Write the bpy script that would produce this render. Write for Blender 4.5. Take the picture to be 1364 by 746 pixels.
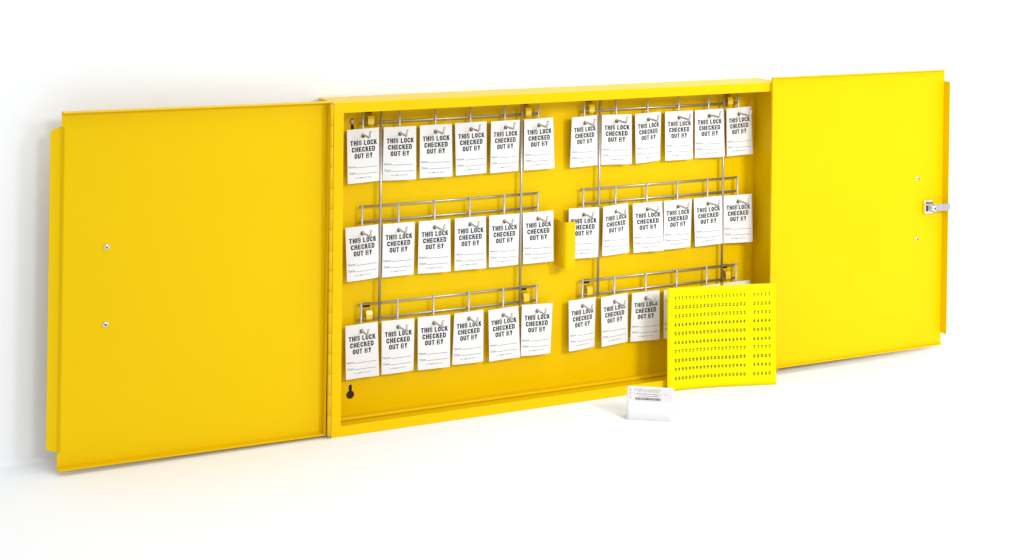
import bpy, bmesh, math, random
from mathutils import Vector, Matrix

random.seed(7)
scene = bpy.context.scene
for o in list(bpy.data.objects):
    bpy.data.objects.remove(o, do_unlink=True)
COL = scene.collection

# ---------------------------------------------------------------- camera
cam_data = bpy.data.cameras.new('camera')
cam = bpy.data.objects.new('camera', cam_data)
COL.objects.link(cam)
scene.camera = cam
YAW, ROLL, PITCH = 0.46835, 0.011488, -0.014793
fw = Vector((math.sin(YAW) * math.cos(PITCH), math.cos(YAW) * math.cos(PITCH), math.sin(PITCH)))
rt = Vector((math.cos(YAW), -math.sin(YAW), 0))
up = rt.cross(fw)
rt2 = rt * math.cos(ROLL) + up * math.sin(ROLL)
up2 = up * math.cos(ROLL) - rt * math.sin(ROLL)
M = Matrix((rt2, up2, -fw)).transposed().to_4x4()
M.translation = Vector((-0.6101, -1.8272, 0.6401))
cam.matrix_world = M
cam_data.sensor_fit = 'HORIZONTAL'
cam_data.sensor_width = 36
cam_data.lens = 2141.6182 / 1364 * 36
cam_data.shift_x = (682 - 762.1224) / 1364
cam_data.shift_y = (-96.6036 - 373) / 1364
cam_data.clip_start = 0.05
cam_data.clip_end = 50

# ---------------------------------------------------------------- light
world = bpy.data.worlds.new('World')
scene.world = world
world.use_nodes = True
bg = world.node_tree.nodes['Background']
bg.inputs['Color'].default_value = (0.945, 0.975, 1.0, 1)
bg.inputs['Strength'].default_value = 0.76


def area_light(name, loc, target, size, power, color=(1, 1, 1), spread=180):
    d = bpy.data.lights.new(name, 'AREA')
    d.energy = power
    d.color = color
    d.size = size
    d.spread = math.radians(spread)
    o = bpy.data.objects.new(name, d)
    COL.objects.link(o)
    o.location = loc
    o.rotation_euler = (Vector(target) - Vector(loc)).to_track_quat('-Z', 'Y').to_euler()
    return o


area_light('key_softbox', (0.12, -2.85, 1.32), (0.30, 0, 0.2), 0.34, 13, (1, 0.99, 0.975))
area_light('right_softbox', (0.80, -1.85, 0.98), (0.88, 0, 0.2), 0.36, 5.0, (1, 0.99, 0.975), spread=80)
area_light('side_softbox', (2.45, -0.85, 0.75), (0.7, 0, 0.2), 1.1, 7, (1, 0.99, 0.98))
area_light('added_top_fill', (0.30, -0.55, 2.0), (0.30, -0.35, 0), 1.6, 12, (0.88, 0.95, 1))  # added overhead fill, brightens the floor and the cabinet top

scene.view_settings.view_transform = 'Standard'
scene.view_settings.look = 'None'
scene.view_settings.exposure = 0
scene.view_settings.gamma = 1
scene.view_settings.use_curve_mapping = False
scene.render.engine = 'CYCLES'
scene.render.resolution_x = 1024
scene.render.resolution_y = 560


# ---------------------------------------------------------------- materials
def new_mat(name, color, rough=0.5, metal=0.0, spec=0.5, noise=None, bump=None, vary=0.0, vary_scale=20):
    m = bpy.data.materials.new(name)
    m.use_nodes = True
    nt = m.node_tree
    b = nt.nodes['Principled BSDF']
    b.inputs['Base Color'].default_value = (*color, 1)
    b.inputs['Roughness'].default_value = rough
    b.inputs['Metallic'].default_value = metal
    b.inputs['Specular IOR Level'].default_value = spec
    tc = nt.nodes.new('ShaderNodeTexCoord')
    if vary:
        n = nt.nodes.new('ShaderNodeTexNoise')
        n.inputs['Scale'].default_value = vary_scale
        n.inputs['Detail'].default_value = 5
        nt.links.new(tc.outputs['Object'], n.inputs['Vector'])
        mp = nt.nodes.new('ShaderNodeMapRange')
        mp.inputs['To Min'].default_value = 1 - vary
        mp.inputs['To Max'].default_value = 1 + vary
        nt.links.new(n.outputs['Fac'], mp.inputs['Value'])
        mx = nt.nodes.new('ShaderNodeVectorMath')
        mx.operation = 'SCALE'
        mx.inputs[0].default_value = color
        nt.links.new(mp.outputs['Result'], mx.inputs['Scale'])
        nt.links.new(mx.outputs['Vector'], b.inputs['Base Color'])
        mr = nt.nodes.new('ShaderNodeMapRange')
        mr.inputs['To Min'].default_value = max(0.02, rough - 0.08)
        mr.inputs['To Max'].default_value = rough + 0.08
        nt.links.new(n.outputs['Fac'], mr.inputs['Value'])
        nt.links.new(mr.outputs['Result'], b.inputs['Roughness'])
    if bump:
        scale, strength, dist = bump
        n2 = nt.nodes.new('ShaderNodeTexNoise')
        n2.inputs['Scale'].default_value = scale
        n2.inputs['Detail'].default_value = 3
        nt.links.new(tc.outputs['Object'], n2.inputs['Vector'])
        bp = nt.nodes.new('ShaderNodeBump')
        bp.inputs['Strength'].default_value = strength
        bp.inputs['Distance'].default_value = dist
        nt.links.new(n2.outputs['Fac'], bp.inputs['Height'])
        nt.links.new(bp.outputs['Normal'], b.inputs['Normal'])
    return m


MAT_YELLOW = new_mat('yellow_powder_coat', (0.765, 0.497, 0.0), 0.33, spec=0.09, bump=(900, 0.12, 0.0003), vary=0.025, vary_scale=9)
MAT_HINGE = new_mat('hinge_yellow_paint', (0.71, 0.43, 0.002), 0.4, spec=0.25, bump=(900, 0.15, 0.0003), vary=0.05, vary_scale=60)
MAT_WIRE = new_mat('zinc_plated_wire', (0.46, 0.445, 0.41), 0.32, metal=0.78, bump=(500, 0.1, 0.0002), vary=0.08, vary_scale=120)
MAT_HOLE_SHADE = new_mat('dark_hole_shade', (0.055, 0.030, 0.016), 0.8, spec=0.1, vary=0.25, vary_scale=200)  # dark brown puts shade into the keyholes and slots
MAT_RING_SHADE = new_mat('olive_ring_shade', (0.20, 0.175, 0.045), 0.45, metal=0.5, vary=0.15, vary_scale=300)  # olive stands for the shaded yellow behind each tag hole
MAT_TAN_ZINC = new_mat('passivated_zinc', (0.48, 0.33, 0.20), 0.42, metal=0.5, vary=0.15, vary_scale=300)
MAT_CLIP = new_mat('glossy_yellow_edge', (0.74, 0.50, 0.02), 0.16, spec=0.6, bump=(300, 0.2, 0.0004), vary=0.06, vary_scale=80)
MAT_PACK = new_mat('bright_white_card', (0.88, 0.88, 0.885), 0.5, spec=0.3, vary=0.01, vary_scale=50)
MAT_CAM = new_mat('brushed_steel', (0.50, 0.50, 0.53), 0.3, metal=0.9, bump=(600, 0.15, 0.0002), vary=0.1, vary_scale=120)
MAT_HOOK = new_mat('galvanised_hook', (0.50, 0.50, 0.51), 0.38, metal=0.35, spec=0.5, vary=0.1, vary_scale=150)
MAT_CHROME = new_mat('chrome', (0.78, 0.77, 0.75), 0.16, metal=1.0, vary=0.05, vary_scale=80)
MAT_DARK = new_mat('dark_keyway', (0.015, 0.014, 0.013), 0.5)
MAT_TAG = new_mat('white_card', (0.74, 0.74, 0.742), 0.55, spec=0.3, bump=(1200, 0.06, 0.0002), vary=0.012, vary_scale=40)
MAT_INK = new_mat('black_ink', (0.012, 0.012, 0.013), 0.6, spec=0.2, vary=0.3, vary_scale=400)
MAT_GREY_INK = new_mat('grey_ink', (0.13, 0.13, 0.135), 0.6, spec=0.2, vary=0.25, vary_scale=600)
MAT_SHEET = new_mat('yellow_label_vinyl', (0.76, 0.635, 0.0), 0.42, spec=0.05, bump=(60, 0.08, 0.001), vary=0.015, vary_scale=15)
MAT_SHEET_INK = new_mat('printed_digit_ink', (0.022, 0.02, 0.008), 0.6, spec=0.2, vary=0.3, vary_scale=500)
MAT_HEADER = new_mat('pale_label_paper', (0.68, 0.645, 0.645), 0.6, spec=0.25, vary=0.02, vary_scale=60)
MAT_WALL = new_mat('white_backdrop', (0.90, 0.905, 0.92), 0.75, spec=0.15, bump=(250, 0.05, 0.0005), vary=0.008, vary_scale=6)


# ---------------------------------------------------------------- mesh helpers
def link(name, me, mat, parent=None, smooth=False):
    o = bpy.data.objects.new(name, me)
    COL.objects.link(o)
    if mat and not me.materials:
        me.materials.append(mat)
    if smooth:
        for p in me.polygons:
            p.use_smooth = True
    if parent:
        o.parent = parent
    return o


def bm_mesh(name, bm):
    me = bpy.data.meshes.new(name)
    bmesh.ops.recalc_face_normals(bm, faces=bm.faces)
    bm.to_mesh(me)
    bm.free()
    return me


def add_box(bm, x0, x1, y0, y1, z0, z1, bevel=0.0, seg=2):
    b = bmesh.new()
    bmesh.ops.create_cube(b, size=1)
    for v in b.verts:
        v.co = Vector(((x0 + x1) / 2 + v.co.x * (x1 - x0), (y0 + y1) / 2 + v.co.y * (y1 - y0), (z0 + z1) / 2 + v.co.z * (z1 - z0)))
    if bevel:
        bmesh.ops.bevel(b, geom=list(b.edges), offset=bevel, segments=seg, profile=0.5, affect='EDGES')
    tmp = bpy.data.meshes.new('tmp')
    b.to_mesh(tmp)
    b.free()
    bm.from_mesh(tmp)
    bpy.data.meshes.remove(tmp)


def add_tube(bm, pts, r, sides=10, closed_caps=True):
    pts = [Vector(p) for p in pts]
    n = len(pts)
    tang = []
    for i in range(n):
        a = pts[max(0, i - 1)]
        b = pts[min(n - 1, i + 1)]
        tang.append((b - a).normalized())
    t0 = tang[0]
    ref = Vector((1, 0, 0)) if abs(t0.x) < 0.9 else Vector((0, 1, 0))
    nrm = (ref - t0 * ref.dot(t0)).normalized()
    rings = []
    for i in range(n):
        t = tang[i]
        nrm = (nrm - t * nrm.dot(t)).normalized()
        bn = t.cross(nrm)
        ring = []
        for k in range(sides):
            a = 2 * math.pi * k / sides
            ring.append(bm.verts.new(pts[i] + (nrm * math.cos(a) + bn * math.sin(a)) * r))
        rings.append(ring)
    for i in range(n - 1):
        for k in range(sides):
            f = bm.faces.new((rings[i][k], rings[i][(k + 1) % sides], rings[i + 1][(k + 1) % sides], rings[i + 1][k]))
            f.smooth = True
    if closed_caps:
        bm.faces.new(rings[0][::-1])
        bm.faces.new(rings[-1])


def add_lathe(bm, origin, axis, profile, sides=20):
    """profile: list of (distance along axis, radius)"""
    axis = Vector(axis).normalized()
    origin = Vector(origin)
    ref = Vector((0, 0, 1)) if abs(axis.z) < 0.9 else Vector((1, 0, 0))
    a1 = (ref - axis * ref.dot(axis)).normalized()
    a2 = axis.cross(a1)
    rings = []
    for d, r in profile:
        if r < 1e-6:
            rings.append([bm.verts.new(origin + axis * d)])
        else:
            rings.append([bm.verts.new(origin + axis * d + (a1 * math.cos(2 * math.pi * k / sides) + a2 * math.sin(2 * math.pi * k / sides)) * r) for k in range(sides)])
    for A, B in zip(rings, rings[1:]):
        for k in range(sides):
            k2 = (k + 1) % sides
            if len(A) == 1:
                bm.faces.new((A[0], B[k], B[k2]))
            elif len(B) == 1:
                bm.faces.new((A[k], A[k2], B[0]))
            else:
                bm.faces.new((A[k], A[k2], B[k2], B[k]))


def bent_path(points, radius, seg=5):
    """polyline with rounded corners"""
    pts = [Vector(p) for p in points]
    out = [pts[0]]
    for i in range(1, len(pts) - 1):
        a, b, c = pts[i - 1], pts[i], pts[i + 1]
        d1 = (a - b).normalized()
        d2 = (c - b).normalized()
        ang = d1.angle(d2)
        t = min(radius / math.tan(ang / 2), (a - b).length * 0.45, (c - b).length * 0.45)
        p0 = b + d1 * t
        p1 = b + d2 * t
        for k in range(seg + 1):
            s = k / seg
            out.append(p0 * (1 - s) ** 2 + b * 2 * s * (1 - s) + p1 * s ** 2)
    out.append(pts[-1])
    return out


def sheet_profile(bm, prof, z0, z1, th, cham=0.0):
    """sheet metal strip: polyline prof in (x,y), extruded z0..z1; the last segment's ends are chamfered by cham"""
    pts = [Vector((p[0], p[1], 0)) for p in prof]
    n = len(pts)
    offs = []
    for i in range(n):
        a = pts[max(0, i - 1)]
        b = pts[min(n - 1, i + 1)]
        t = (b - a).normalized()
        offs.append(Vector((-t.y, t.x, 0)) * th)
    fr, bk = [], []
    for i in range(n):
        c = cham if i == n - 1 else 0
        row = []
        for off in (Vector((0, 0, 0)), offs[i]):
            for z in (z0 + c, z1 - c):
                q = pts[i] + off
                row.append(bm.verts.new((q.x, q.y, z)))
        fr.append(row)
    for A, B in zip(fr, fr[1:]):
        bm.faces.new((A[0], B[0], B[1], A[1]))
        bm.faces.new((A[2], A[3], B[3], B[2]))
        bm.faces.new((A[0], A[2], B[2], B[0]))
        bm.faces.new((A[1], B[1], B[3], A[3]))
    for E in (fr[0], fr[-1]):
        bm.faces.new((E[0], E[1], E[3], E[2]))


def plate_with_holes(name, outline, holes, th):
    """flat plate in the x-z plane (front at y=0, thickness to +y) with cut-outs"""
    cu = bpy.data.curves.new(name, 'CURVE')
    cu.dimensions = '2D'
    cu.fill_mode = 'BOTH'
    cu.extrude = th / 2
    for loop in [outline] + holes:
        sp = cu.splines.new('POLY')
        sp.points.add(len(loop) - 1)
        for p, (x, z) in zip(sp.points, loop):
            p.co = (x, z, 0, 1)
        sp.use_cyclic_u = True
    ob = bpy.data.objects.new('tmp_curve', cu)
    COL.objects.link(ob)
    dg = bpy.context.evaluated_depsgraph_get()
    me = bpy.data.meshes.new_from_object(ob.evaluated_get(dg))
    bpy.data.objects.remove(ob, do_unlink=True)
    bpy.data.curves.remove(cu)
    for v in me.vertices:
        x, z, d = v.co
        v.co = (x, -d + th / 2, z)
    me.flip_normals()
    bm = bmesh.new()
    bm.from_mesh(me)
    bmesh.ops.remove_doubles(bm, verts=bm.verts, dist=1e-6)
    bmesh.ops.recalc_face_normals(bm, faces=bm.faces)
    bm.to_mesh(me)
    bm.free()
    me.name = name
    me.materials.clear()
    return me


def text_mesh(body, bold=0.0):
    """list of (verts, faces) for a line of lettering, as 2D points in em units"""
    cu = bpy.data.curves.new('tmp_text', 'FONT')
    cu.body = body
    cu.size = 1
    cu.offset = bold
    cu.resolution_u = 3
    cu.fill_mode = 'FRONT'
    ob = bpy.data.objects.new('tmp_text', cu)
    COL.objects.link(ob)
    dg = bpy.context.evaluated_depsgraph_get()
    me = bpy.data.meshes.new_from_object(ob.evaluated_get(dg))
    vs = [(v.co.x, v.co.y) for v in me.vertices]
    fs = [tuple(p.vertices) for p in me.polygons]
    bpy.data.objects.remove(ob, do_unlink=True)
    bpy.data.curves.remove(cu)
    bpy.data.meshes.remove(me)
    return vs, fs


def strip(pts, w, closed=False):
    """a stroke of width w along a polyline, mitred, as one strip of quads"""
    n = len(pts)
    vs = []
    for i in range(n):
        if closed:
            a, b, c = pts[i - 1], pts[i], pts[(i + 1) % n]
        else:
            a, b, c = pts[max(0, i - 1)], pts[i], pts[min(n - 1, i + 1)]
        t1 = Vector((b[0] - a[0], b[1] - a[1]))
        t2 = Vector((c[0] - b[0], c[1] - b[1]))
        if t1.length < 1e-9:
            t1 = t2
        if t2.length < 1e-9:
            t2 = t1
        t1.normalize()
        t2.normalize()
        nn = Vector((-t1.y - t2.y, t1.x + t2.x)).normalized()
        k = w / 2 / max(0.45, nn.dot(Vector((-t1.y, t1.x))))
        vs.append((b[0] + nn.x * k, b[1] + nn.y * k))
        vs.append((b[0] - nn.x * k, b[1] - nn.y * k))
    fs = []
    for i in range(n if closed else n - 1):
        j = (i + 1) % n
        fs.append((2 * i, 2 * i + 1, 2 * j + 1, 2 * j))
    return vs, fs


def arc(cx, cy, rx, ry, a0, a1, n=8):
    return [(cx + rx * math.cos(math.radians(a0 + (a1 - a0) * k / n)), cy + ry * math.sin(math.radians(a0 + (a1 - a0) * k / n))) for k in range(n + 1)]


def glyph(ch, wd, w):
    """block letter, cap height 1, width wd, stem w: list of (verts, faces)"""
    h = w / 2
    r = wd / 2 - h                     # bowl radius of the stroke's middle
    hb = w * 0.84                      # bars are a little thinner than stems
    box = lambda x0, x1, y0, y1: ([(x0, y0), (x1, y0), (x1, y1), (x0, y1)], [(0, 1, 2, 3)])
    if ch == 'T':
        return [box(0, wd, 1 - hb, 1), box(wd / 2 - h, wd / 2 + h, 0, 1 - hb)]
    if ch == 'H':
        return [box(0, w, 0, 1), box(wd - w, wd, 0, 1), box(w, wd - w, 0.5 - hb / 2, 0.5 + hb / 2)]
    if ch == 'I':
        return [box(0, w, 0, 1)]
    if ch == 'L':
        return [box(0, w, 0, 1), box(w, wd, 0, hb)]
    if ch == 'E':
        return [box(0, w, 0, 1), box(w, wd, 0, hb), box(w, wd * 0.92, 0.5 - hb / 2, 0.5 + hb / 2), box(w, wd, 1 - hb, 1)]
    if ch == 'O':
        return [strip(arc(wd / 2, 1 - h - r, r, r, 0, 180) + arc(wd / 2, h + r, r, r, 180, 360), w, True)]
    if ch == 'U':
        return [strip([(h, 1)] + arc(wd / 2, h + r, r, r, 180, 360) + [(wd - h, 1)], w)]
    if ch == 'C':
        return [strip([(wd - h, 0.64)] + arc(wd / 2, 1 - h - r, r, r, 0, 180) + arc(wd / 2, h + r, r, r, 180, 360) + [(wd - h, 0.36)], w)]
    if ch == 'D':
        return [box(0, w, 0, 1), strip([(w, 1 - hb / 2), (wd * 0.5, 1 - hb / 2)] + arc(wd * 0.5, 0.70, wd / 2 - h, 0.30 - hb / 2, 85, 0, 5) + arc(wd * 0.5, 0.30, wd / 2 - h, 0.30 - hb / 2, 0, -85, 5) + [(wd * 0.5, hb / 2), (w, hb / 2)], w * 0.95)]
    if ch == 'B':
        w = w * 0.85
        h = w / 2
        hb = w * 0.84
        return [box(0, w, 0, 1),
                strip([(w, 1 - hb * 0.33), (wd * 0.5, 1 - hb * 0.33)] + arc(wd * 0.5, 0.75, wd / 2 - h + 0.01, 0.25 - hb * 0.33, 80, -80, 7) + [(wd * 0.5, 0.5 + hb * 0.33 + 0.003), (w, 0.5 + hb * 0.33 + 0.003)], hb * 0.8),
                strip([(w, 0.5 - hb * 0.33), (wd * 0.5, 0.5 - hb * 0.33)] + arc(wd * 0.5, 0.25, wd / 2 - h + 0.04, 0.25 - hb * 0.33, 80, -80, 7) + [(wd * 0.5, hb * 0.33), (w, hb * 0.33)], hb * 0.8)]
    if ch == 'K':
        return [box(0, w, 0, 1), ([(w, 0.36), (w, 0.60), (wd - w * 1.15, 1), (wd, 1)], [(0, 3, 2, 1)]),
                ([(wd * 0.46, 0.585), (wd * 0.46 + w * 0.55, 0.73), (wd * 1.03, 0), (wd * 1.03 - w * 1.2, 0)], [(0, 3, 2, 1)])]
    if ch == 'Y':
        m = wd / 2
        return [box(m - h, m + h, 0, 0.42), ([(m - h, 0.42), (m + h, 0.42), (m + 0.001, 0.60), (w * 1.15, 1), (0, 1)], [(0, 1, 2, 3, 4)]), ([(m + h, 0.42), (wd, 1), (wd - w * 1.15, 1), (m + 0.001, 0.60)], [(0, 1, 2, 3)])]
    if ch == 'S':
        ws = w * 0.78
        hs = ws / 2
        q = (0.5 - hs) / 2
        r2 = wd / 2 - hs
        return [strip([(wd - hs, 0.715)] + arc(wd / 2, 1 - hs - q, r2, q, 0, 180, 9) + [(hs + 0.03, 0.64), (wd * 0.36, 0.545), (wd * 0.64, 0.455), (wd - hs - 0.03, 0.36)] + arc(wd / 2, hs + q, r2, q, 0, -180, 9) + [(hs, 0.285)], ws)]
    if ch == '1':
        return [box(wd * 0.5 - h, wd * 0.5 + h, 0, 1), ([(wd * 0.5 - h, 0.74), (wd * 0.5 - h, 1), (wd * 0.5 - h - 0.22, 0.84), (wd * 0.5 - h - 0.22, 0.70)], [(0, 1, 2, 3)])]
    if ch == '2':
        return [strip(arc(wd / 2, 0.70, r, 0.30 - h, 170, -20, 8) + [(h, h), (wd, h)], w)]
    if ch == '3':
        return [strip(arc(wd / 2, 0.74, r, 0.26 - h, 160, -80, 8) + [(wd * 0.42, 0.5)], w), strip(arc(wd / 2, 0.26, r, 0.26 - h, 62, -160, 8), w)]
    if ch == '4':
        return [box(wd - w * 1.6, wd - w * 0.6, 0, 1), strip([(wd - w * 1.6, 0.93), (w * 0.5, 0.3), (wd - w * 1.6, 0.3)], w)]
    if ch == '5':
        return [strip([(wd, 1 - h), (h, 1 - h), (h, 0.55)] + arc(wd / 2, 0.32, r, 0.32 - h, 110, -160, 9), w)]
    if ch == '6':
        return [strip(arc(wd / 2, 0.30, r, 0.30 - h, 0, 360, 14)[:-1], w, True), strip([(h * 1.2, 0.46), (wd * 0.3, 0.74), (wd * 0.74, 1)], w)]
    if ch == '7':
        return [strip([(0, 1 - h), (wd - h, 1 - h), (wd * 0.36, 0)], w)]
    if ch == '8':
        return [strip(arc(wd / 2, 0.75, r * 0.92, 0.25 - h, 0, 360, 12)[:-1], w, True), strip(arc(wd / 2, 0.27, r, 0.27 - h, 62, 62 - 304, 12), w)]
    if ch == '9':
        return [strip(arc(wd / 2, 0.70, r, 0.30 - h, 0, 360, 14)[:-1], w, True), strip([(wd - h * 1.2, 0.54), (wd * 0.7, 0.26), (wd * 0.26, 0)], w)]
    if ch == '0':
        return [strip(arc(wd / 2, 0.5, r, 0.5 - h, 0, 360, 16)[:-1], w, True)]
    return []


def block_text(body, xc, z0, capx, cap, wd=0.62, w=0.235, gap=0.12):
    """block lettering centred on xc; capx scales widths so that the line is capx wide"""
    adv = []
    for ch in body:
        adv.append(w if ch == 'I' else (0.26 if ch == ' ' else (wd * 0.9 if ch in 'LE' else (wd * 1.1 if ch == 'B' else wd))))
    tot = sum(adv) + gap * (len(body) - 1)
    k = capx / (tot * cap)
    out = []
    x = 0
    for ch, a in zip(body, adv):
        for vs, fs in glyph(ch, a, w):
            out.append(([(xc - capx / 2 + (x + px_) * cap * k, z0 + pz_ * cap) for px_, pz_ in vs], fs))
        x += a + gap
    return out


def fit_text(body, x0, x1, y0, y1, bold=0.0):
    """lettering scaled into a rectangle"""
    vs, fs = text_mesh(body, bold)
    ax = min(v[0] for v in vs)
    bx = max(v[0] for v in vs)
    ay = min(v[1] for v in vs)
    by = max(v[1] for v in vs)
    return [(x0 + (v[0] - ax) / (bx - ax) * (x1 - x0), y0 + (v[1] - ay) / (by - ay) * (y1 - y0)) for v in vs], fs


def rect(x0, x1, y0, y1):
    return [(x0, y0), (x1, y0), (x1, y1), (x0, y1)], [(0, 1, 2, 3)]


def print_mesh(name, shapes, fmap, cut=0.0025):
    """flat print laid on a surface: fmap(x, y) -> 3D point"""
    bm = bmesh.new()
    for vs, fs in shapes:
        bv = [bm.verts.new((x, y, 0)) for x, y in vs]
        for f in fs:
            try:
                bm.faces.new([bv[i] for i in f])
            except ValueError:
                pass
    if cut:
        xs = [v.co.x for v in bm.verts]
        x = min(xs) + cut
        while x < max(xs):
            bmesh.ops.bisect_plane(bm, geom=bm.verts[:] + bm.edges[:] + bm.faces[:], plane_co=(x, 0, 0), plane_no=(1, 0, 0))
            x += cut
    me = bpy.data.meshes.new(name)
    for v in bm.verts:
        v.co = fmap(v.co.x, v.co.y)
    bm.to_mesh(me)
    bm.free()
    return me


def thing(name, label, cat, group=None, loc=(0, 0, 0)):
    o = bpy.data.objects.new(name, None)
    o.empty_display_size = 0.02
    COL.objects.link(o)
    o.location = loc
    o['label'] = label
    o['category'] = cat
    if group:
        o['group'] = group
    return o


# ---------------------------------------------------------------- setting: white sweep
WALL_Y, COVE = 0.0650, 0.004
prof = [(-5.0, 0.0), (-1.0, 0.0), (WALL_Y - COVE, 0.0)]
for k in range(1, 13):
    a = math.pi / 2 * k / 12
    prof.append((WALL_Y - COVE + COVE * math.sin(a), COVE - COVE * math.cos(a)))
prof.append((WALL_Y, 3.2))
bm = bmesh.new()
rows = [[bm.verts.new((x, y, z)) for y, z in prof] for x in (-4.0, -1.5, 0, 1.5, 5.0)]
for A, B in zip(rows, rows[1:]):
    for i in range(len(prof) - 1):
        f = bm.faces.new((A[i], B[i], B[i + 1], A[i + 1]))
        f.smooth = True
me = bpy.data.meshes.new('backdrop')
bm.to_mesh(me)
bm.free()
backdrop = link('backdrop', me, MAT_WALL)
backdrop['kind'] = 'structure'
backdrop['label'] = 'plain white studio backdrop curving from table top up into the wall'

# ---------------------------------------------------------------- cabinet
W, H, D = 0.6335, 0.400, 0.0575       # outer width, height, depth to the back panel's front
TH = 0.0012
FL = 0.0125                           # front frame width
cab = thing('lockout_cabinet', 'yellow metal wall cabinet with both doors open and wire tag racks inside', 'cabinet', loc=(0, 0, 0))

bm = bmesh.new()
bz = 0.0006
# side, top and bottom sheets
add_box(bm, 0, TH, 0.0014, D + TH, 0.0003, H, 0.0003, 1)
add_box(bm, W - TH, W, 0.0014, D + TH, 0.0003, H, 0.0003, 1)
add_box(bm, TH + 0.0001, W - TH - 0.0001, 0.0014, D - 0.0001, H - TH - 0.0002, H - 0.0002, 0.0003, 1)
add_box(bm, TH + 0.0001, W - TH - 0.0001, 0.0014, D - 0.0001, 0.0005, 0.0005 + TH, 0.0003, 1)
me = bm_mesh('shell', bm)
link('shell', me, MAT_YELLOW, cab)

# front frame: one mitred ring with bent-over edges
me = plate_with_holes('front_frame', [(0, 0), (W, 0), (W, H), (0, H)], [[(FL, FL), (FL, H - FL), (W - FL, H - FL), (W - FL, FL)]], 0.0013)
fr = link('front_frame', me, MAT_YELLOW, cab)
bv = fr.modifiers.new('bevel', 'BEVEL')
bv.width = 0.0007
bv.segments = 3
bv.limit_method = 'ANGLE'

# stop ledge along the inside bottom
bm = bmesh.new()
add_box(bm, TH + 0.0003, W - TH - 0.0003, D - 0.010, D - 0.0003, 0.002, 0.0055, 0.001, 2)
link('bottom_ledge', bm_mesh('bottom_ledge', bm), MAT_YELLOW, cab)


def keyhole(cx, cz, r=0.0052, w=0.0021, top=0.0105):
    pts = []
    a0 = math.asin(w / r)
    for k in range(21):
        a = math.pi / 2 + a0 + (2 * math.pi - 2 * a0) * k / 20
        pts.append((cx + r * math.cos(a), cz + r * math.sin(a)))
    for k in range(7):
        a = math.pi * k / 6
        pts.append((cx + w * math.cos(a), cz + top + w * math.sin(a)))
    return pts


def slot(cx, cz, w, h):
    return [(cx - w / 2, cz - h / 2), (cx + w / 2, cz - h / 2), (cx + w / 2, cz + h / 2), (cx - w / 2, cz + h / 2)]


CLIP_X = (0.0640, 0.2785, 0.3710, 0.5865)
ROW_UP = (0.3862, 0.2640, 0.1430)
ROW_LO = (0.3676, 0.2455, 0.1246)
CLIP_Z = (0.3800, 0.1385)
holes = [keyhole(0.0436, 0.0305), keyhole(0.0430, 0.3540, top=0.0165), keyhole(W - 0.0436, 0.0305)]
for cz in CLIP_Z:
    for cx in CLIP_X:
        holes.append(slot(cx - 0.0004, cz + 0.0014, 0.0098, 0.0064))
me = plate_with_holes('back_panel', [(TH, 0.0006), (W - TH, 0.0006), (W - TH, H - 0.0006), (TH, H - 0.0006)], holes, TH)
bp = link('back_panel', me, MAT_YELLOW, cab)
bp.location = (0, D, 0)

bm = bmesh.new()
add_box(bm, 0.006, W - 0.006, D + TH + 0.0014, D + TH + 0.0040, 0.004, H - 0.004, 0.0003, 1)  # added board behind the panel, there to make its cut-outs look dark
link('hole_shade_board', bm_mesh('hole_shade_board', bm), MAT_HOLE_SHADE, cab)

bm = bmesh.new()
add_lathe(bm, (0.0430, D + 0.0010, 0.3682), (0, -1, 0), [(-0.004, 0.0018), (0.0012, 0.0018), (0.0012, 0.0036), (0.0020, 0.0036), (0.0031, 0.0028), (0.0035, 0.0015), (0.0036, 0.0001)], 20)
o = link('mounting_screw', bm_mesh('mounting_screw', bm), MAT_TAN_ZINC, cab)

# punched-out tongues that hold the wire racks
bm = bmesh.new()
cp = [(-0.0000, 0.0012, -0.0024), (0, -0.0030, -0.0030), (0, -0.0092, -0.0040), (0, -0.0104, -0.0080), (0, -0.0100, -0.0135), (0, -0.0080, -0.0155)]
ringa = []
for k, (dx, y, z) in enumerate(cp):
    w = 0.0042 if k < 4 else 0.0040
    ringa.append([bm.verts.new((s * w, y + t, z + (0.0006 if t else 0))) for s, t in ((-1, 0), (1, 0), (1, 0.0011), (-1, 0.0011))])
for A, B in zip(ringa, ringa[1:]):
    for i in range(4):
        bm.faces.new((A[i], A[(i + 1) % 4], B[(i + 1) % 4], B[i]))
bm.faces.new(ringa[0])
bm.faces.new(ringa[-1][::-1])
bmesh.ops.bevel(bm, geom=[e for e in bm.edges if abs(e.verts[0].co.x - e.verts[1].co.x) < 1e-3], offset=0.0003, segments=1, affect='EDGES')
clip_me = bm_mesh('rack_clip', bm)
for cz in CLIP_Z:
    for cx in CLIP_X:
        c = link('rack_clip', clip_me, MAT_CLIP, cab)
        c.location = (cx, D, cz - 0.0004)

# strike bracket in the middle of the back panel
bm = bmesh.new()
px = [(0.3140, D - 0.0013), (0.3205, D - 0.0013), (0.3218, D - 0.0022), (0.3224, D - 0.004), (0.3226, 0.0330), (0.3230, 0.0295), (0.3242, 0.0272), (0.3262, 0.0262), (0.3340, 0.0258), (0.3362, 0.0266), (0.3372, 0.029), (0.3372, 0.040)]
sheet_profile(bm, px, 0.1670, 0.2275, -0.0012)
link('strike_bracket', bm_mesh('strike_bracket', bm), MAT_YELLOW, cab)

# ---- wire racks
WR = 0.0015
HOOK_Y = D - 0.0104
HOR_Y = D - 0.0076


def wire(parent, pts, r=WR, name='wire'):
    bm = bmesh.new()
    add_tube(bm, pts, r, 10)
    return link(name, bm_mesh(name, bm), MAT_WIRE, parent)


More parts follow.
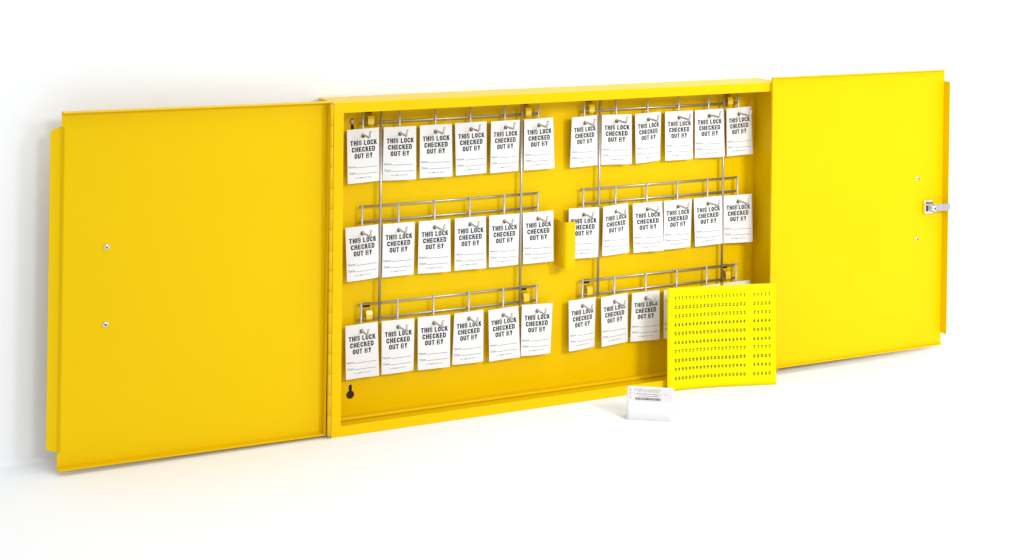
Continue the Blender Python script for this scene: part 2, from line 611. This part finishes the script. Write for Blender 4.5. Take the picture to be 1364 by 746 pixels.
TAG_Z = (0.3524, 0.2320, 0.1114)
TAG_X0 = (0.0530, 0.3590)
PITCH_X = 0.0479
LONG_X = ((0.0768, 0.2685), (0.3822, 0.5748))
TAG_Y = 0.0450
for side in range(2):
    rack = bpy.data.objects.new('wire_rack', None)
    rack.empty_display_size = 0.02
    COL.objects.link(rack)
    rack.parent = cab
    xa, xb = TAG_X0[side] - 0.0025, TAG_X0[side] + 5 * PITCH_X + 0.003
    for r in range(3):
        for z in (ROW_UP[r], ROW_LO[r]):
            wire(rack, [(xa, HOR_Y, z), (xb, HOR_Y, z)])
    for x in LONG_X[side]:
        wire(rack, [(x, HOOK_Y - 0.0002, 0.3895), (x, HOOK_Y - 0.0002, 0.1205)], 0.0017)
    bm = bmesh.new()
    path = bent_path([(0, 0, 0.0345), (0, 0, 0.0012), (0, -0.0275, 0.0002), (0.0006, -0.0300, 0.0085)], 0.0026, 5)
    add_tube(bm, path, 0.00135, 10)
    hook_me = bm_mesh('hook', bm)
    for r in range(3):
        for i in range(6):
            h = link('hook', hook_me, MAT_HOOK, rack)
            h.location = (TAG_X0[side] + i * PITCH_X, HOOK_Y, TAG_Z[r])
            h.rotation_euler = (math.radians(random.uniform(-2, 2)), 0, math.radians(random.uniform(-3, 3)))

# ---- doors


def phillips_screw(name, parent, loc, r=0.0036):
    bm = bmesh.new()
    add_lathe(bm, (0, 0, 0), (0, -1, 0), [(0, r), (0.0005, r), (0.0013, r * 0.8), (0.0018, r * 0.45), (0.0019, r * 0.001)], 18)
    me = bm_mesh(name, bm)
    for p in me.polygons:
        p.use_smooth = True
    me.materials.append(MAT_CHROME)
    me.materials.append(MAT_DARK)
    bm = bmesh.new()
    bm.from_mesh(me)
    n0 = len(bm.faces)
    a = math.radians(random.uniform(10, 60))
    for q in (a, a + math.pi / 2):
        b0 = len(bm.verts)
        add_box(bm, -r * 0.55, r * 0.55, -0.00205, -0.0012, -r * 0.12, r * 0.12)
        bm.verts.ensure_lookup_table()
        for v in bm.verts[b0:]:
            x, z = v.co.x, v.co.z
            v.co.x = x * math.cos(q) - z * math.sin(q)
            v.co.z = x * math.sin(q) + z * math.cos(q)
    bm.faces.ensure_lookup_table()
    for f in bm.faces[n0:]:
        f.material_index = 1
    bm.to_mesh(me)
    bm.free()
    o = link(name, me, None, parent)
    o.location = loc
    return o


DH = 0.3975
# left door: local frame, origin at hinge bottom corner, x runs to the left (negative)
ld = bpy.data.objects.new('door', None)
ld.empty_display_size = 0.02
COL.objects.link(ld)
ld.parent = cab
ld.location = (-0.0058, 0.0, 0.0036)
ld.rotation_euler = (0, math.radians(0.42), 0)
ld['label'] = 'left door, flat inner side with two screws and a stepped outer lip'
LW, PY, FD = 0.3070, 0.0125, 0.0105
NT = 0.0170
me = plate_with_holes('panel', [(0, 0), (0, DH), (-LW, DH), (-LW, DH - NT), (-LW + 0.0035, DH - NT - 0.001), (-LW + 0.0035, NT + 0.001), (-LW, NT), (-LW, 0)], [], TH)
o = link('panel', me, MAT_YELLOW, ld)
o.location = (0, PY, 0)
for nm, b in (('flange', (-LW, 0, PY - FD, PY - 0.0001, DH - TH, DH)), ('flange', (-LW, 0, PY - FD, PY - 0.0001, 0, TH)), ('flange', (-TH, 0, PY - FD, PY - 0.0001, TH + 0.0001, DH - TH - 0.0001))):
    bm = bmesh.new()
    add_box(bm, *b, 0.0004, 2)
    link(nm, bm_mesh(nm, bm), MAT_YELLOW, ld)
bm = bmesh.new()
sheet_profile(bm, [(-LW + 0.0036, PY + 0.0003), (-LW + 0.0028, PY + 0.0008), (-LW + 0.0004, PY + 0.0042), (-LW - 0.0004, PY + 0.0048), (-LW - 0.0015, PY + 0.0050), (-LW - 0.0110, PY + 0.0050)], NT + 0.0005, DH - NT - 0.0005, -TH, 0.004)
link('overlap_lip', bm_mesh('overlap_lip', bm), MAT_YELLOW, ld)
for z in (0.2432, 0.1560):
    phillips_screw('screw', ld, (-0.2565, PY - 0.0001, z))

# right door
rd = bpy.data.objects.new('door', None)
rd.empty_display_size = 0.02
COL.objects.link(rd)
rd.parent = cab
rd.location = (0.6195, 0.0, 0.0096)
rd['label'] = 'right door, flat inner side with a chrome cam lock near its outer edge'
RW, RPY, RFD = 0.2985, -0.0032, 0.0130
me = plate_with_holes('panel', [(0, 0), (RW, 0), (RW, DH), (0, DH)], [], TH)
o = link('panel', me, MAT_YELLOW, rd)
o.location = (0, RPY, 0)
for b in ((0, RW - 0.001, RPY - 0.0055, RPY - 0.0001, DH - TH, DH), (0, RW - 0.001, RPY - 0.0055, RPY - 0.0001, 0, TH), (0, TH, RPY - 0.0030, RPY - 0.0001, TH + 0.0001, DH - TH - 0.0001), (RW - TH, RW, RPY - RFD, RPY - 0.0001, 0.0165, DH - 0.0165)):
    bm = bmesh.new()
    add_box(bm, *b, 0.0004, 2)
    link('flange', bm_mesh('flange', bm), MAT_YELLOW, rd)
bm = bmesh.new()
add_box(bm, 0.0014, 0.0092, RPY - 0.0013, RPY - 0.0001, 0.0016, DH - 0.0016, 0.0004, 2)
link('hinge_leaf', bm_mesh('hinge_leaf', bm), MAT_YELLOW, rd)
for z in (0.2432, 0.1565):
    phillips_screw('screw', rd, (0.2520, RPY - 0.0001, z), 0.0032)

# cam lock on the right door
LX, LZ = 0.2700, 0.2015
bm = bmesh.new()
add_lathe(bm, (LX, RPY, LZ), (0, -1, 0), [(-0.006, 0.0095), (-0.0045, 0.0105), (-TH - 0.0001, 0.0105)], 28)
link('lock_face', bm_mesh('lock_face', bm), MAT_CHROME, rd)
bm = bmesh.new()
add_box(bm, LX - 0.0085, LX + 0.0065, RPY - 0.0058, RPY - 0.0001, LZ - 0.0098, LZ + 0.0098, 0.0012, 2)
link('lock_plate', bm_mesh('lock_plate', bm), MAT_CHROME, rd)
bm = bmesh.new()
add_box(bm, LX - 0.0064, LX + 0.0010, RPY - 0.0062, RPY - 0.0050, LZ - 0.0058, LZ + 0.0026, 0.0003, 1)
link('lock_recess', bm_mesh('lock_recess', bm), MAT_DARK, rd)
bm = bmesh.new()
add_lathe(bm, (LX + 0.0008, RPY, LZ - 0.0008), (0, -1, 0), [(0.0058, 0.0058), (0.0095, 0.0058), (0.0105, 0.0050), (0.0105, 0.0001)], 24)
add_box(bm, LX - 0.0032, LX + 0.0032, RPY - 0.0135, RPY - 0.0104, LZ - 0.0032, LZ + 0.0032, 0.0004, 1)
link('lock_barrel', bm_mesh('lock_barrel', bm), MAT_CAM, rd)
bm = bmesh.new()
outline = []
for k in range(13):
    a = math.pi / 2 + math.pi * k / 12
    outline.append((0.0062 * math.cos(a), 0.0062 * math.sin(a)))
outline += [(0.010, -0.0050), (0.0280, -0.0050), (0.0300, -0.0035), (0.0300, 0.0035), (0.0280, 0.0050), (0.010, 0.0050)]
va = [bm.verts.new((LX + x, RPY - 0.0136, LZ + z)) for x, z in outline]
vb = [bm.verts.new((LX + x, RPY - 0.0156, LZ + z)) for x, z in outline]
bm.faces.new(va)
bm.faces.new(vb[::-1])
for i in range(len(va)):
    j = (i + 1) % len(va)
    bm.faces.new((va[i], va[j], vb[j], vb[i]))
bmesh.ops.bevel(bm, geom=[e for e in bm.edges if abs(e.verts[0].co.y - e.verts[1].co.y) < 1e-6], offset=0.0003, segments=1, affect='EDGES')
o = link('lock_cam', bm_mesh('lock_cam', bm), MAT_CAM, rd)
phillips_screw('cam_screw', rd, (LX, RPY - 0.0157, LZ), 0.0042)

# ---- piano hinges
KN = 16
for hx, hy in ((-0.0028, -0.0004), (0.6360, 0.0012)):
    hinge = bpy.data.objects.new('piano_hinge', None)
    hinge.empty_display_size = 0.02
    COL.objects.link(hinge)
    hinge.parent = cab
    hinge.location = (hx, hy, 0)
    step = 0.395 / KN
    bm = bmesh.new()
    add_lathe(bm, (0, 0, 0), (0, 0, 1), [(0, 0.0001), (0, 0.0019), (0.0003, 0.00225), (step - 0.0005, 0.00225), (step - 0.0002, 0.0019), (step - 0.0002, 0.0001)], 14)
    kme = bm_mesh('knuckle', bm)
    for p in kme.polygons:
        p.use_smooth = len(p.vertices) == 4 and abs(p.normal.z) < 0.3
    for k in range(KN):
        n = link('knuckle', kme, MAT_HINGE, hinge)
        n.location = (0, 0, 0.0035 + k * step)
    bm = bmesh.new()
    add_tube(bm, [(0, 0, 0.002), (0, 0, 0.400)], 0.0012, 8)
    link('hinge_pin', bm_mesh('hinge_pin', bm), MAT_WIRE, hinge)

# ---------------------------------------------------------------- tags
TW, THT = 0.0425, 0.0662
HOLE_DZ = 0.0089       # hole centre below the top edge
# local frame: origin at hole centre, x right, z up, front towards -y
ztop = HOLE_DZ
zbot = HOLE_DZ - THT
x0t, x1t = -TW / 2, TW / 2


def zz(mm):
    return ztop - mm / 1000


headline = (block_text('THIS LOCK', 0.0003, zz(20.3), 0.0352, 0.0062)
            + block_text('CHECKED', 0.0001, zz(28.3), 0.0308, 0.0062)
            + block_text('OUT BY', 0.0001, zz(36.3), 0.0240, 0.0062))
fields = [fit_text('Name', -0.0198, -0.0102, zz(47.2), zz(44.6), 0.004),
          fit_text('Date', -0.0190, -0.0108, zz(55.0), zz(52.4), 0.004)]
rules = [rect(-0.0090, 0.0182, zz(47.56), zz(47.10)), rect(-0.0096, 0.0182, zz(55.36), zz(54.90))]
rs = random.Random(3)
small = []
x = -0.0105
while x < 0.0105:
    w = rs.uniform(0.0005, 0.0010)
    hgt = rs.uniform(0.9, 1.5)
    if rs.random() < 0.85:
        small.append(rect(x, x + w * 0.55, zz(60.6), zz(60.6 - hgt)))
        small.append(rect(x + w * 0.55, x + w, zz(60.6 - hgt * rs.uniform(0, 0.5)), zz(60.2 - hgt * 0.55)))
    x += w + 0.0004

bm = bmesh.new()
add_lathe(bm, (0, 0, 0), (0, -1, 0), [(-0.0011, 0.0017), (-0.0011, 0.0026), (-0.0006, 0.0026), (-0.0006, 0.0023), (0.0002, 0.0023), (0.0002, 0.0027), (0.0005, 0.0026), (0.0006, 0.0021), (0.0003, 0.0017), (-0.0011, 0.0017)], 20)  # added ring, its colour imitates the shaded panel seen through the hole
shade_ring_me = bm_mesh('shade_ring', bm)
for p in shade_ring_me.polygons:
    p.use_smooth = True
shade_ring_me.materials.append(MAT_RING_SHADE)
variants = []
for curl, twist in ((0.8, 0.008), (4.2, 0.022), (-3.0, -0.018), (2.4, -0.03)):
    def fm(off):
        def f(x, z, curl=curl, twist=twist):
            y = curl * x * x * (0.4 + 0.6 * (ztop - z) / THT) + twist * x * (ztop - z) / THT * 4 - off
            return Vector((x, y, z))
        return f
    hole = [(0.0025 * math.cos(2 * math.pi * k / 20), 0.0025 * math.sin(2 * math.pi * k / 20)) for k in range(20)]
    rc = 0.0008
    corner = []
    for cx, cz, a0 in ((x1t - rc, ztop - rc, 0), (x0t + rc, ztop - rc, 90), (x0t + rc, zbot + rc, 180), (x1t - rc, zbot + rc, 270)):
        for k in range(4):
            a = math.radians(a0 + 30 * k)
            corner.append((cx + rc * math.cos(a), cz + rc * math.sin(a)))
    me = plate_with_holes('card', corner, [hole], 0.0005)
    bm = bmesh.new()
    bm.from_mesh(me)
    for i in range(1, 16):
        bmesh.ops.bisect_plane(bm, geom=bm.verts[:] + bm.edges[:] + bm.faces[:], plane_co=(x0t + TW * i / 16, 0, 0), plane_no=(1, 0, 0))
    for i in range(1, 10):
        bmesh.ops.bisect_plane(bm, geom=bm.verts[:] + bm.edges[:] + bm.faces[:], plane_co=(0, 0, zbot + THT * i / 10), plane_no=(0, 0, 1))
    f0 = fm(0)
    for v in bm.verts:
        yy = v.co.y
        v.co = f0(v.co.x, v.co.z) + Vector((0, yy, 0))
    bm.to_mesh(me)
    bm.free()
    me.materials.append(MAT_TAG)
    fp = fm(0.00012)
    mh = print_mesh('headline', headline, fp)
    mh.materials.append(MAT_INK)
    mf = print_mesh('form_fields', fields + rules, fp)
    mf.materials.append(MAT_GREY_INK)
    ms = print_mesh('small_print', small, fp)
    ms.materials.append(MAT_GREY_INK)
    variants.append((me, mh, mf, ms, shade_ring_me))

# seen widths (mm) if flat, and lean of the left edge (zoomed px), per row and rack
SEEN = [[[41.0, 42.6, 43.2, 43.7, 40.1, 41.2], [37.3, 44.8, 40.1, 43.6, 45.0, 40.5]],
        [[42.6, 42.1, 42.5, 42.6, 42.7, 44.0], [44.4, 37.4, 45.0, 43.6, 44.5, 44.7]],
        [[41.2, 43.6, 44.3, 39.7, 41.9, 44.2], [39.9, 40.1, 42.2, 41.8, 42.0, 42.9]]]
LEAN = [[[-2.6, 0, -1.3, -2.6, 0, -2.6], [-1.5, 0, -2.6, -1, -3.7, -3.3]],
        [[-3.6, 0, -0.9, -0.5, 0, -1.7], [0, -2.6, -3.7, -1.5, -4.4, -2.2]],
        [[-2.4, -0.9, -0.9, 0, -3.6, 1.0], [-1, -3.2, -0.6, -1.5, -2, -1]]]
ORD = ('first', 'second', 'third', 'fourth', 'fifth', 'sixth')
ROWN = ('top row', 'middle row', 'bottom row')
RACKN = ('left wire rack', 'right wire rack')
EXTRA = {(0, 0, 0): 'white lock tag over the upper keyhole, first of top row on left wire rack',
         (1, 0, 5): 'white lock tag just left of the central bracket, sixth of middle row, left rack',
         (1, 1, 0): 'white lock tag partly covered by the central bracket, first of middle row, right rack',
         (2, 0, 0): 'white lock tag above the lower keyhole, first of bottom row on left wire rack',
         (2, 1, 3): 'white lock tag mostly covered by the yellow number sheet, its left edge showing',
         (2, 1, 4): 'white lock tag hidden behind the yellow number sheet, between two other covered tags',
         (2, 1, 5): 'white lock tag behind the number sheet, only its top right corner showing'}
theta = math.radians(27.3)
vi = 0
for r in range(3):
    for side in range(2):
        for i in range(6):
            lab = EXTRA.get((r, side, i), '%s white lock tag from the left, %s of the %s' % (ORD[i], ROWN[r], RACKN[side]))
            t = thing('lock_tag', lab, 'tag', 'lock tags hanging in the cabinet')
            t.location = (TAG_X0[side] + i * PITCH_X, TAG_Y + random.uniform(-0.0008, 0.0006), TAG_Z[r] + random.uniform(-0.0004, 0.0003))
            c = min(0.9995, SEEN[r][side][i] / 42.5 * math.cos(theta))
            yaw = theta - math.acos(c)
            yaw = max(-0.2, min(0.16, yaw))
            lean = (LEAN[r][side][i] + 0.8) / 70
            t.rotation_euler = (math.radians(random.uniform(-1.5, 0.5)), -lean * -0.75, -yaw)
            vm = variants[(vi * 3 + r + side) % 4]
            vi += 1
            for nm, m in zip(('card', 'headline', 'form_fields', 'small_print', 'shade_ring'), vm):
                link(nm, m, None, t)

# ---------------------------------------------------------------- sheet of number stickers
sheet = thing('number_sheet', 'bright yellow sheet of printed number stickers standing before the right rack', 'sticker sheet', loc=(0.458, -0.010, 0.0))
SL, SH = 0.1525, 0.1342
ang = math.atan2(-0.0323, 0.1496)


def smap(off):
    def f(x, z):
        u = x / SL
        v = z / SH
        lx = x - 0.0010 * (1 - v)
        bow = 0.0050 * math.sin(math.pi * u) * (0.75 + 0.25 * math.sin(2.2 * v)) + 0.0012 * math.sin(5 * u + 2 * v)
        y = bow + 0.0065 * v * (1 - 0.3 * u) - off
        c, s = math.cos(ang), math.sin(ang)
        return Vector((lx * c - y * s, lx * s + y * c, z + 0.0006))
    return f


bm = bmesh.new()
NX, NZ = 32, 20
f1, f2 = smap(0), smap(-0.0004)
ga = [[bm.verts.new(f1(SL * i / NX, SH * j / NZ)) for j in range(NZ + 1)] for i in range(NX + 1)]
gb = [[bm.verts.new(f2(SL * i / NX, SH * j / NZ)) for j in range(NZ + 1)] for i in range(NX + 1)]
for i in range(NX):
    for j in range(NZ):
        bm.faces.new((ga[i][j], ga[i + 1][j], ga[i + 1][j + 1], ga[i][j + 1])).smooth = True
        bm.faces.new((gb[i][j], gb[i][j + 1], gb[i + 1][j + 1], gb[i + 1][j])).smooth = True
for i in range(NX):
    for j in (0, NZ):
        bm.faces.new((ga[i][j], gb[i][j], gb[i + 1][j], ga[i + 1][j]))
for j in range(NZ):
    for i in (0, NX):
        bm.faces.new((ga[i][j], ga[i][j + 1], gb[i][j + 1], gb[i][j]))
link('backing_sheet', bm_mesh('backing_sheet', bm), MAT_SHEET, sheet)

DH_ = 0.0043
for k, ch in enumerate('1234567890'):
    parts = glyph(ch, 0.64, 0.19)
    zc = SH * (1 - (0.105 + 0.0865 * k))
    for cols in ([0.078 + 0.0333 * i for i in range(20)], [0.800 + 0.0345 * i for i in range(5)]):
        shapes = []
        for u in cols:
            xx = SL * (u + 0.003 * k / 9)
            jz = random.uniform(-0.00025, 0.00025)
            for vs, fs in parts:
                shapes.append(([(xx + (v[0] - 0.32) * DH_, zc + jz + (v[1] - 0.5) * DH_) for v in vs], fs))
        me = print_mesh('digit_row', shapes, smap(0.00012), 0)
        link('digit_row', me, MAT_SHEET_INK, sheet)

# ---------------------------------------------------------------- small tent card
card = thing('label_card', 'small white folded card with barcode label standing in front of the cabinet', 'card', loc=(0.3534, -0.0867, 0.0))
ca = math.atan2(-0.0331, 0.0475)
card.rotation_euler = (0, 0, ca)
CL, CH = 0.0575, 0.0400
bm = bmesh.new()
prof = [(0.0, 0.0003), (0.0075, CH - 0.0015), (0.0083, CH - 0.0003), (0.0093, CH - 0.0010), (0.0210, 0.0003)]
NXC = 12


def card_pt(x, y, z):
    return Vector((x + 0.0005 * math.sin(z * 60), y + 0.0010 * math.sin(math.pi * x / CL), z))


th = 0.0005
rows_o, rows_i = [], []
for i in range(NXC + 1):
    x = CL * i / NXC
    rows_o.append([bm.verts.new(card_pt(x, y, z)) for y, z in prof])
    inner = [(prof[0][0] + th, prof[0][1]), (prof[1][0] + th, prof[1][1] - 0.0002), (prof[2][0], prof[2][1] - th), (prof[3][0] - th, prof[3][1] - 0.0002), (prof[4][0] - th, prof[4][1])]
    rows_i.append([bm.verts.new(card_pt(x, y, z)) for y, z in inner])
for i in range(NXC):
    for j in range(4):
        bm.faces.new((rows_o[i][j], rows_o[i + 1][j], rows_o[i + 1][j + 1], rows_o[i][j + 1])).smooth = True
        bm.faces.new((rows_i[i][j], rows_i[i][j + 1], rows_i[i + 1][j + 1], rows_i[i + 1][j])).smooth = True
    for j in (0, 4):
        bm.faces.new((rows_o[i][j], rows_i[i][j], rows_i[i + 1][j], rows_o[i + 1][j]))
for i in (0, NXC):
    for j in range(4):
        bm.faces.new((rows_o[i][j], rows_o[i][j + 1], rows_i[i][j + 1], rows_i[i][j]))
link('folded_card', bm_mesh('folded_card', bm), MAT_PACK, card)


def cmap(off):
    def f(x, z):
        y = 0.0075 * (z - 0.0003) / (CH - 0.0018)
        return card_pt(x, y - off, z)
    return f


me = print_mesh('header_label', [rect(0.0004, CL - 0.0004, CH - 0.0180, CH - 0.0018)], cmap(0.00015), 0.004)
link('header_label', me, MAT_HEADER, card)
rs = random.Random(11)
shapes = []


def scribble(xa, xb, z, h, vertical=False):
    x = xa
    while x < xb:
        w = rs.uniform(0.0004, 0.0009)
        if rs.random() < 0.86:
            hh = h * rs.uniform(0.55, 1)
            for s in (rect(x, x + w * 0.4, z, z + hh), rect(x + w * 0.4, x + w, z + hh * rs.uniform(0.0, 0.6), z + hh * rs.uniform(0.65, 0.8))):
                vs, fs = s
                if vertical:
                    vs = [(b, a) for a, b in vs]
                shapes.append((vs, fs))
        x += w + 0.0003


ct = CH - 0.0018
scribble(0.0095, 0.0415, ct - 0.0026, 0.0013)
scribble(0.0140, 0.0395, ct - 0.0046, 0.0012)
scribble(0.0105, 0.0415, ct - 0.0076, 0.0015)
scribble(0.0135, 0.0400, ct - 0.0099, 0.0014)
scribble(0.0465, 0.0500, ct - 0.0075, 0.0013)
scribble(ct - 0.0125, ct - 0.0015, 0.0030, 0.0016, True)
me = print_mesh('label_print', shapes, cmap(0.0003), 0)
link('label_print', me, MAT_GREY_INK, card)
shapes = []
x = 0.0100
while x < 0.0415:
    w = rs.choice((0.0003, 0.0003, 0.0006, 0.0009))
    shapes.append(rect(x, x + w, ct - 0.0142, ct - 0.0114))
    x += w + rs.choice((0.0003, 0.0004, 0.0007))
me = print_mesh('barcode', shapes, cmap(0.0003), 0)
link('barcode', me, MAT_INK, card)
